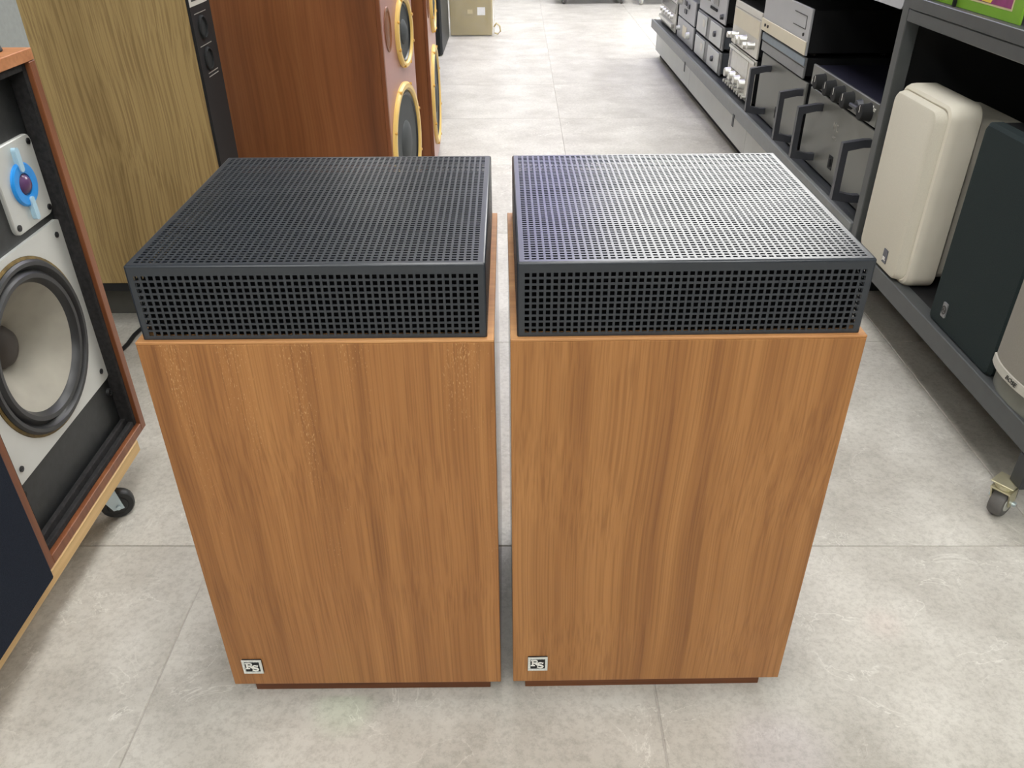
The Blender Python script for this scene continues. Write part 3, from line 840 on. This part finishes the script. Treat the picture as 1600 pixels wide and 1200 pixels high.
for (x, y) in ((-0.20, 0.02), (0.48, 0.02), (-0.20, 0.43), (0.48, 0.43)):
    b_ = BM(); box(b_, x - 0.012, x + 0.012, y - 0.012, y + 0.012, 0.13, 0.95, 0.002, 1); obj('post', b_, 'shelf_light', st)
    caster(st, (x + 0.0, y, 0), 0.036, 0.024, 0.10, 'hub', 'white', 'zinc', R(12))

# ------------------------------------------------------------------ right: near rack on castors
FX = 0.95
rack = thing('shelf_rack', 'dark steel rack on castors holding the white and green speakers', 'shelf', (FX, 1.645, 0), FACE_AISLE_FROM_RIGHT)
# local x: + is nearer to the camera; world y = 1.645 - x
RL, RNR, RD = -0.485, 0.475, 0.46
b_ = BM(); box(b_, RL, RNR, 0.0, 0.035, 0.155, 0.203, 0.002, 1); obj('lower_rail', b_, 'rack_steel', rack)
b_ = BM(); box(b_, RL, RNR, 0.0355, RD, 0.168, 0.199, 0.001, 1); obj('lower_deck', b_, 'shelf_void', rack)
b_ = BM(); box(b_, RL + 0.036, RNR - 0.036, 0.0, 0.030, 0.767, 0.7945, 0.002, 1); obj('upper_beam', b_, 'rack_steel', rack)
b_ = BM(); box(b_, RL + 0.036, RNR - 0.036, -0.002, 0.012, 0.7955, 0.822, 0.0015, 1); obj('upper_lip', b_, 'rack_steel', rack)
b_ = BM(); box(b_, RL + 0.036, RNR - 0.036, 0.0125, RD, 0.7955, 0.8145, 0.001, 1); obj('upper_deck', b_, 'rack_steel', rack)
for x in (RL, RNR - 0.035):
    for y in (0.0, RD - 0.035):
        zz = 0.2035 if y == 0.0 else 0.2
        b_ = BM(); box(b_, x, x + 0.035, y, y + 0.035, zz, 1.55, 0.002, 1); obj('post', b_, 'rack_steel', rack)
        b_ = BM(); box(b_, x, x + 0.035, y + 0.0, y + 0.035, 0.088, 0.154 if y == 0.0 else 0.1675, 0.002, 1); obj('foot', b_, 'shelf_dark', rack)
        caster(rack, (x + 0.006, y - 0.006 if y == 0.0 else y + 0.012, 0), 0.035, 0.026, 0.088, 'wheel_grey', 'hub', 'zinc', R(37))
b_ = BM(); box(b_, RL + 0.001, RNR - 0.001, RD + 0.001, RD + 0.010, 0.1, 1.5); obj('back_panel', b_, 'shelf_void', rack)
b_ = BM(); box(b_, RL - 0.004, RL - 0.0005, 0.04, RD, 0.2, 1.5); obj('end_panel', b_, 'shelf_void', rack)

DK = 0.2   # deck height
# white rounded speaker
wsp = thing('cream_speaker', 'cream rounded speaker on the lower deck of the dark rack', 'speaker', (0.965, 1.930, DK), FACE_AISLE_FROM_RIGHT)
b_ = BM()
hw1, H1 = 0.135, 0.438
def rr(i, l=0.0, t=0.0, r=0.034):
    return rrect(-hw1 + i + l, hw1 - i, i, H1 - i - t, max(0.012, r - i * 0.6), 8)
stack(b_, [(rr(0.024), 0.012), (rr(0.020), 0.004), (rr(0.012), -0.001), (rr(0.005), 0.002), (rr(0.001), 0.010), (rr(0.0), 0.020), (rr(0.0), 0.066), (rr(0.008, t=0.008), 0.072),
           (rr(0.018, t=0.014), 0.078), (rr(0.024, t=0.020), 0.18), (rr(0.036, t=0.022), 0.2)])
obj('cabinet', b_, 'cream_plastic', wsp, True, ang=28)
b_ = BM()
def rg(i):
    return rrect(-hw1 + 0.004 + i, hw1 - 0.034 - i, 0.008 + i, H1 - 0.020 - i, 0.026, 8)
stack(b_, [(rg(0.007), -0.0165), (rg(0.003), -0.0150), (rg(0.0), -0.0110), (rrect(-hw1 + 0.004, hw1 - 0.022, 0.008, H1 - 0.016, 0.026, 8), 0.004), (rrect(-hw1 + 0.022, hw1 - 0.021, 0.022, H1 - 0.021, 0.02, 8), 0.0115)])
gr = obj('grille', b_, 'cream_cloth', wsp, True, ang=28)
b_ = BM(); box(b_, 0.020, 0.043, -0.0188, -0.0160, 0.028, 0.064, 0.001, 1); bdg = obj('badge', b_, 'badge_grey', wsp)
text('letters', 'JBL', 0.0125, 'print_white', bdg, (0.0315, -0.0193, 0.040))

# dark green speaker
gsp = thing('green_black_speaker', 'dark green-black cloth speaker between the cream and warm grey speakers', 'speaker', (0.962, 1.522, DK), FACE_AISLE_FROM_RIGHT)
b_ = BM()
stack(b_, [(rrect(-0.130, 0.130, 0.006, 0.438, 0.012, 4), 0.0), (rrect(-0.137, 0.137, 0.001, 0.444, 0.012, 4), 0.008), (rrect(-0.137, 0.137, 0.001, 0.444, 0.012, 4), 0.03)])
obj('grille', b_, 'green_black', gsp, True)
b_ = BM(); box(b_, -0.135, 0.135, 0.0305, 0.26, 0.0, 0.442, 0.006, 2); obj('cabinet', b_, 'black', gsp, True)
b_ = BM(); prism(b_, rrect(-0.084, -0.066, 0.031, 0.065, 0.002, 2), -0.003, 0.0005); bdg = obj('badge', b_, 'face_mid', gsp)
b_ = BM(); lathe(b_, [(0.0105, -0.003), (0.0105, -0.004), (0.0075, -0.004), (0.0075, -0.003)], (-0.075, 0, 0.048), 'Y', 24, sx=0.8); obj('emblem', b_, 'print_dark', bdg, True)
b_ = BM(); ribbon(b_, [(-0.080, 0.045), (-0.076, 0.052), (-0.073, 0.044), (-0.069, 0.051)], 0.002, -0.0038, -0.003); obj('emblem', b_, 'print_dark', bdg)

# warm grey curved speaker at the frame edge
bsp = thing('curved_speaker', 'warm grey curved speaker with a pale band at the right edge', 'speaker', (0.945, 1.293, DK), FACE_AISLE_FROM_RIGHT)
def curved(bm, hw_, bulge, z0, z1, yb, y_in, n=18):
    a = []
    for z in (z0, z1):
        ring = []
        for k in range(n + 1):
            q = -1 + 2 * k / n
            ring.append(bm.verts.new((hw_ * q, y_in + bulge * (abs(q) ** 2.4), z)))
        ring += [bm.verts.new((hw_, yb, z)), bm.verts.new((-hw_, yb, z))]
        a.append(ring)
    m = len(a[0])
    bm.faces.new(a[0]); bm.faces.new(list(reversed(a[1])))
    for k in range(m):
        bm.faces.new((a[0][k], a[0][(k + 1) % m], a[1][(k + 1) % m], a[1][k]))
b_ = BM(); curved(b_, 0.084, 0.016, 0.0, 0.048, 0.21, 0.009); obj('base', b_, 'grey_base', bsp, True)
b_ = BM(); curved(b_, 0.087, 0.016, 0.0485, 0.066, 0.21, -0.004); bdd = obj('band', b_, 'grey_band', bsp, True)
b_ = BM(); curved(b_, 0.0855, 0.016, 0.0665, 0.40, 0.20, -0.001); obj('grille', b_, 'grey_cloth', bsp, True)
text('letters', 'BOSE', 0.0125, 'print_dark', bdd, (0.006, -0.0044, 0.0570), shear=0.3, rot=(math.pi / 2, 0, 0), stretch=1.2)

# picture sleeve lying against the upper shelf: green frame, plum and yellow print
al = thing('record_sleeve', 'green bordered sleeve with yellow and plum print on the upper shelf', 'record', (FX + 0.045, 1.896, 0.8145), FACE_AISLE_FROM_RIGHT)
b_ = BM(); box(b_, -0.19, 0.19, 0.0, 0.006, 0.0, 0.38, 0.001, 1); obj('sleeve', b_, 'art_green', al)
b_ = BM(); box(b_, -0.155, 0.155, -0.0004, 0.0, 0.020, 0.355); obj('print_border', b_, 'art_cream', al)
b_ = BM(); box(b_, -0.150, 0.150, -0.0008, -0.0004, 0.024, 0.350); obj('print_field', b_, 'art_purple', al)
for pts in ([(0.035, 0.025), (0.07, 0.025), (0.105, 0.08), (0.135, 0.16), (0.05, 0.19), (-0.02, 0.10), (-0.005, 0.05)], [(-0.10, 0.12), (-0.06, 0.14), (-0.02, 0.26), (-0.07, 0.30), (-0.11, 0.20)]):
    b_ = BM(); prism(b_, pts, -0.0012, -0.0008); obj('print_petal', b_, 'art_yellow', al)
b_ = BM(); box(b_, -0.118, -0.112, -0.010, -0.002, 0.0, 0.36, 0.001, 1); sr = obj('stay_rod', b_, 'shelf_void', rack); sr.location = (1.645 - 1.85, 0.045, 0.8148)

# ------------------------------------------------------------------ right: long equipment shelf
LY0, LY1 = 2.145, 5.86
LC = (LY0 + LY1) / 2; LH = (LY1 - LY0) / 2
ls = thing('equipment_shelf', 'long low grey shelf with drawer fronts holding the silver and grey hi-fi', 'shelf', (FX, LC, 0), FACE_AISLE_FROM_RIGHT)
def ly(y):
    return LC - y          # world y -> local x
DK2 = 0.235
b_ = BM(); box(b_, -LH, LH, 0.0, 0.014, 0.187, 0.2385, 0.002, 1); obj('front_rail', b_, 'shelf_steel', ls)
b_ = BM(); box(b_, -LH, LH, 0.0145, 0.032, 0.222, 0.2375, 0.002, 1); obj('rail_bead', b_, 'shelf_dark', ls)
b_ = BM(); box(b_, -LH, LH, 0.0325, 0.60, 0.212, DK2, 0.001, 1); obj('deck', b_, 'shelf_dark', ls)
seams = [LY0 + 0.002, 2.22, 3.43, 4.67, LY1]
for a, c in zip(seams[:-1], seams[1:]):
    if c - a < 0.2:
        continue
    b_ = BM(); box(b_, ly(c) + 0.002, ly(a) - 0.002, 0.042, 0.056, 0.045, 0.211, 0.0015, 1); obj('drawer_front', b_, 'panel_grey', ls)
b_ = BM(); box(b_, -LH + 0.01, LH - 0.06, 0.075, 0.58, 0.0, 0.2115); obj('plinth', b_, 'shelf_void', ls)
for y in (4.62, 3.50):
    b_ = BM(); box(b_, ly(y) - 0.012, ly(y) + 0.012, -0.003, -0.0002, 0.150, 0.2, 0.0006, 1); obj('bracket', b_, 'shelf_dark', ls)
b_ = BM(); box(b_, -LH, LH, 0.601, 0.615, 0.0, 1.6); obj('back_panel', b_, 'shelf_void', ls)
for y in (LY0 + 0.02, 4.0, LY1 - 0.03):
    b_ = BM(); box(b_, ly(y) - 0.018, ly(y) + 0.018, 0.545, 0.60, DK2, 1.6, 0.002, 1); obj('post', b_, 'shelf_void', ls)
b_ = BM(); box(b_, -LH, LH, 0.03, 0.60, 0.83, 0.85, 0.001, 1); obj('upper_deck', b_, 'shelf_dark', ls)
b_ = BM()
prism(b_, rrect(-LH, LH, 0.785, 0.87, 0.012, 4), 0.006, 0.0295); obj('upper_rail', b_, 'shelf_light', ls)
b_ = BM(); box(b_, LH - 0.004, LH - 0.001, 0.05, 0.60, DK2 + 0.001, 0.829); obj('end_panel', b_, 'shelf_void', ls)

def gear(name, label, y0, y1, z, h, depth, face, case, x=1.0, lid=None, group=None):
    """a component: case + faceplate; local x runs from -w/2 (far) to +w/2 (near)"""
    t = thing(name, label, 'hi-fi unit', (x, (y0 + y1) / 2, z), FACE_AISLE_FROM_RIGHT, group)
    hw_ = (y1 - y0) / 2
    b = BM(); box(b, -hw_ + 0.008, hw_ - 0.008, 0.0085, depth, 0.012, h - 0.004, 0.002, 1); obj('case', b, case, t)
    b = BM(); box(b, -hw_, hw_, 0.0, 0.008, 0.006, h, 0.0015, 1); f = obj('faceplate', b, face, t)
    for sx_ in (-1, 1):
        for y in (0.05, depth - 0.05):
            b = BM(); cyl(b, (sx_ * (hw_ - 0.05), y, 0), 'Z', 0.014, 0.0118, 14); obj('foot', b, 'rubber', t, True)
    return t, f, hw_

def knob(parent, x, z, r, l, mat='knob', line=None):
    b = BM(); lathe(b, [(0, -l), (r * 0.82, -l), (r * 0.9, -l + 0.002), (r, -0.003), (r * 1.08, 0), (0, 0)], (x, 0, z), 'Y', 20)
    o = obj('knob', b, mat, parent, True)
    if line:
        b = BM(); box(b, x - 0.0012, x + 0.0012, -l - 0.0006, -l, z, z + r * 0.8); obj('pointer', b, line, o)
    return o

def handle(parent, x, z0, z1, out, wd, th):
    """cranked rack handle: upright bar standing off the face, bevelled arms"""
    b = BM()
    o_ = [(0.0, z1 + th), (-0.25 * out, z1 + th), (-out, z1 + th * 0.6), (-out, z0 - th * 0.6), (-0.25 * out, z0 - th), (0.0, z0 - th), (0.0, z0), (-0.25 * out, z0), (-out + th * 0.8, z0 + th * 0.4), (-out + th * 0.8, z1 - th * 0.4), (-0.25 * out, z1), (0.0, z1)]
    va = [b.verts.new((x - wd / 2, p[0], p[1])) for p in o_]; vb = [b.verts.new((x + wd / 2, p[0], p[1])) for p in o_]
    n = len(o_)
    for k in range(5):
        b.faces.new((va[k], va[k + 1], va[10 - k], va[11 - k])); b.faces.new((vb[k + 1], vb[k], vb[11 - k], vb[10 - k]))
    for k in range(n):
        b.faces.new((va[k], vb[k], vb[(k + 1) % n], va[(k + 1) % n]))
    return obj('handle', b, 'handle', parent)

def amp(label, y0, y1):
    t, f, hw_ = gear('power_amplifier', label, y0, y1, DK2, 0.232, 0.38, 'amp_face', 'black', group='grey power amplifiers with rack handles')
    for x in (-hw_ + 0.135, hw_ - 0.028):
        handle(f, x, 0.050, 0.186, 0.078, 0.019, 0.022)
    b = BM(); box(b, -0.012, 0.024, -0.0015, 0.0, 0.045, 0.087, 0.001, 1); s = obj('power_switch', b, 'black', f)
    b = BM(); box(b, 0.002, 0.012, -0.006, -0.0015, 0.053, 0.078, 0.001, 1); obj('rocker', b, 'knob', s)
    return t, f, hw_
t, f, hw_ = amp('grey power amplifier with rack handles under the six-knob preamplifier', 2.222, 2.79)
text('letters', 'MC', 0.032, 'print_red', f, (-0.005, -0.0005, 0.170))
text('letters', 'dual 75', 0.012, 'print_red', f, (0.0, -0.0005, 0.140))
t, f, hw_ = amp('grey power amplifier with rack handles under the pale drawer-front unit', 2.835, 3.39)

t, f, hw_ = gear('preamplifier', 'grey preamplifier with six dark knobs on the nearest power amplifier', 2.245, 2.80, DK2 + 0.2325, 0.069, 0.36, 'amp_face', 'amp_top')
for k, y in enumerate((2.683, 2.590, 2.512, 2.436, 2.366, 2.298)):
    x = (2.245 + 2.80) / 2 - y
    if k == 4:
        kk = knob(f, x, 0.036, 0.019, 0.014, 'handle')
        b = BM(); box(b, x - 0.028, x + 0.028, -0.024, -0.014, 0.031, 0.041, 0.002, 1); obj('lever', b, 'handle', kk)
    else:
        knob(f, x, 0.036, 0.024, 0.030, 'knob', 'print_white')
text('letters', 'hafler', 0.020, 'print_white', f, (hw_ - 0.038, -0.0005, 0.050))
for x in (-0.235, -0.262):
    b = BM(); cyl(b, (x, -0.001, 0.02), 'Y', 0.004, 0.003, 10); obj('lamp_dot', b, 'print_white', f)
for k in range(2):
    b = BM(); box(b, -0.10 + 0.045 * k, -0.075 + 0.045 * k, 0.25, 0.262, 0.0655, 0.071, 0.0005, 1); obj('terminal', b, 'print_white', t)

# pale unit stack on the second amplifier
t, f, hw_ = gear('tuner', 'mid grey tuner with a blue-grey band on the second power amplifier', 2.875, 3.405, DK2 + 0.2325, 0.072, 0.34, 'face_mid', 'black', x=0.995)
b = BM(); box(b, -hw_, hw_, -0.003, -0.0002, 0.046, 0.071, 0.001, 1); obj('band', b, 'face_blue', f)
b = BM(); box(b, -hw_ + 0.003, hw_ - 0.003, -0.0012, -0.0002, 0.040, 0.0425); obj('groove', b, 'print_dark', f)
t, f, hw_ = gear('disc_player', 'pale grey disc player with a champagne strip, on the grey tuner', 2.875, 3.42, DK2 + 0.305, 0.150, 0.34, 'face_light', 'black', x=0.99)
b = BM(); box(b, -hw_, hw_, -0.004, -0.0002, 0.007, 0.050, 0.0015, 1); s = obj('strip', b, 'face_cream', f)
for x in (-0.215, -0.178):
    b = BM(); cyl(b, (x, -0.008, 0.03), 'Y', 0.0055, 0.004, 12); obj('button', b, 'print_dark', s)
b = BM(); 
for (a0, a1, c0, c1) in ((0.10, 0.235, 0.122, 0.1245), (0.10, 0.235, 0.082, 0.0845), (0.2325, 0.235, 0.0845, 0.122)):
    box(b, a0, a1, -0.0012, -0.0001, c0, c1)
obj('drawer_outline', b, 'print_dark', f)
b = BM(); cyl(b, (0.225, -0.004, 0.066), 'Y', 0.0055, 0.004, 12); obj('button', b, 'print_dark', f)

# two silver receivers
def receiver(label, y0, y1, z, h, style):
    t, f, hw_ = gear('silver_receiver', label, y0, y1, z, h, 0.34, 'face_white', 'black', group='silver receivers')
    if style == 'low':
        b = BM(); box(b, -hw_ + 0.012, -hw_ + 0.19, -0.0015, -0.0002, h * 0.48, h - 0.018, 0.0005, 1); obj('display', b, 'glass_dark', f)
        b = BM(); box(b, -hw_ + 0.055, hw_ - 0.10, -0.0025, -0.0002, h * 0.50, h - 0.02, 0.0005, 1); obj('dial', b, 'dial', f)
        b = BM(); box(b, -hw_ - 0.002, hw_, -0.006, -0.0002, h - 0.017, h - 0.004, 0.001, 1); obj('trim_bar', b, 'chrome', f)
        for k in range(4):
            knob(f, -hw_ + 0.05 + 0.085 * k, h * 0.36, 0.021, 0.026, 'chrome')
        for k in range(9):
            b = BM(); cyl(b, (-hw_ + 0.03 + 0.042 * k, -0.022, h * 0.14), 'Y', 0.0085, 0.022, 12, bev=0.002); obj('push_button', b, 'chrome', f, True)
    else:
        b = BM(); box(b, -hw_ + 0.01, hw_ - 0.01, -0.0015, -0.0002, h * 0.45, h - 0.032, 0.0005, 1); obj('dial', b, 'face_cream', f)
        b = BM(); box(b, -hw_ + 0.005, hw_ - 0.005, -0.0012, -0.0002, h - 0.027, h - 0.025); obj('groove', b, 'print_red', f)
        for k in range(6):
            knob(f, -hw_ + 0.035 + 0.068 * k, h * 0.22 + (0.01 if k % 2 else 0), 0.015 + 0.005 * (k in (2, 3)), 0.030, 'chrome')
    return t
receiver('silver receiver with a pale dial and button row, under another receiver', 3.47, 3.905, DK2, 0.182, 'low')
receiver('silver receiver with a champagne dial, on top of another receiver', 3.47, 3.905, DK2 + 0.1825, 0.178, 'high')

# slate mini components
def mini(label, z):
    t, f, hw_ = gear('mini_component', label, 4.055, 4.655, z, 0.108, 0.26, 'face_mid', 'mini_side', group='slate mini components')
    for (x0, x1) in ((-hw_ + 0.012, -0.06), (0.03, hw_ - 0.03)):
        b = BM(); box(b, x0, x1, -0.006, -0.0002, 0.012, 0.102, 0.003, 2); obj('door', b, 'panel_grey', f)
    b = BM(); box(b, -0.14, -0.09, -0.0075, -0.006, 0.050, 0.085, 0.0005, 1); obj('display', b, 'face_white', f)
    knob(f, 0.16, 0.06, 0.014, 0.018, 'handle')
    return t
mini('slate grey mini component standing on the shelf deck', DK2)
mini('slate grey mini component stacked under the dark cassette deck', DK2 + 0.112)
t, f, hw_ = gear('cassette_deck', 'pale cassette deck with black windows on top of the slate mini components', 4.06, 4.64, DK2 + 0.224, 0.15, 0.28, 'face_light', 'black')
b = BM(); box(b, 0.02, 0.13, -0.002, -0.0002, 0.065, 0.115, 0.001, 1); obj('cassette_window', b, 'glass_dark', f)
b = BM(); box(b, -0.16, -0.05, -0.002, -0.0002, 0.065, 0.115, 0.001, 1); obj('cassette_window', b, 'glass_dark', f)
for k in range(5):
    b = BM(); box(b, -0.02 + 0.03 * k, 0.0 + 0.03 * k, -0.006, -0.0002, 0.040, 0.052, 0.001, 1); obj('key', b, 'knob', f)
knob(f, 0.24, 0.035, 0.012, 0.014, 'handle')

# pale stack and last receiver
t, f, hw_ = gear('stereo_amplifier', 'pale grey amplifier next to the slate mini components', 4.73, 5.20, DK2, 0.115, 0.30, 'face_light', 'mini_side', group='pale stereo units')
b = BM(); box(b, -0.06, 0.05, -0.003, -0.0002, 0.03, 0.09, 0.001, 1); obj('display', b, 'face_cream', f)
knob(f, 0.12, 0.06, 0.018, 0.02, 'alu')
knob(f, -0.16, 0.06, 0.012, 0.02, 'alu')
t, f, hw_ = gear('stereo_tuner', 'pale grey tuner with a bright knob on the pale amplifier', 4.73, 5.20, DK2 + 0.1155, 0.125, 0.30, 'face_light', 'mini_side', group='pale stereo units')
knob(f, -0.17, 0.09, 0.024, 0.03, 'chrome')
for (x, z) in ((-0.03, 0.092), (-0.02, 0.05), (0.05, 0.085)):
    b = BM(); box(b, x - 0.028, x + 0.028, -0.006, -0.0002, z - 0.012, z + 0.012, 0.002, 1); obj('rocker', b, 'handle', f)
t, f, hw_ = gear('end_receiver', 'silver receiver at the far end of the equipment shelf', 5.27, 5.80, DK2, 0.175, 0.32, 'face_white', 'black')
b = BM(); box(b, -hw_ + 0.02, hw_ - 0.02, -0.002, -0.0002, 0.11, 0.165, 0.001, 1); obj('dial', b, 'glass_dark', f)
for k in range(5):
    knob(f, -hw_ + 0.07 + 0.09 * k, 0.085, 0.013, 0.02, 'chrome')
b = BM(); box(b, -hw_ + 0.02, hw_ - 0.04, -0.018, -0.0002, 0.028, 0.052, 0.003, 1); obj('key_bar', b, 'chrome', f)
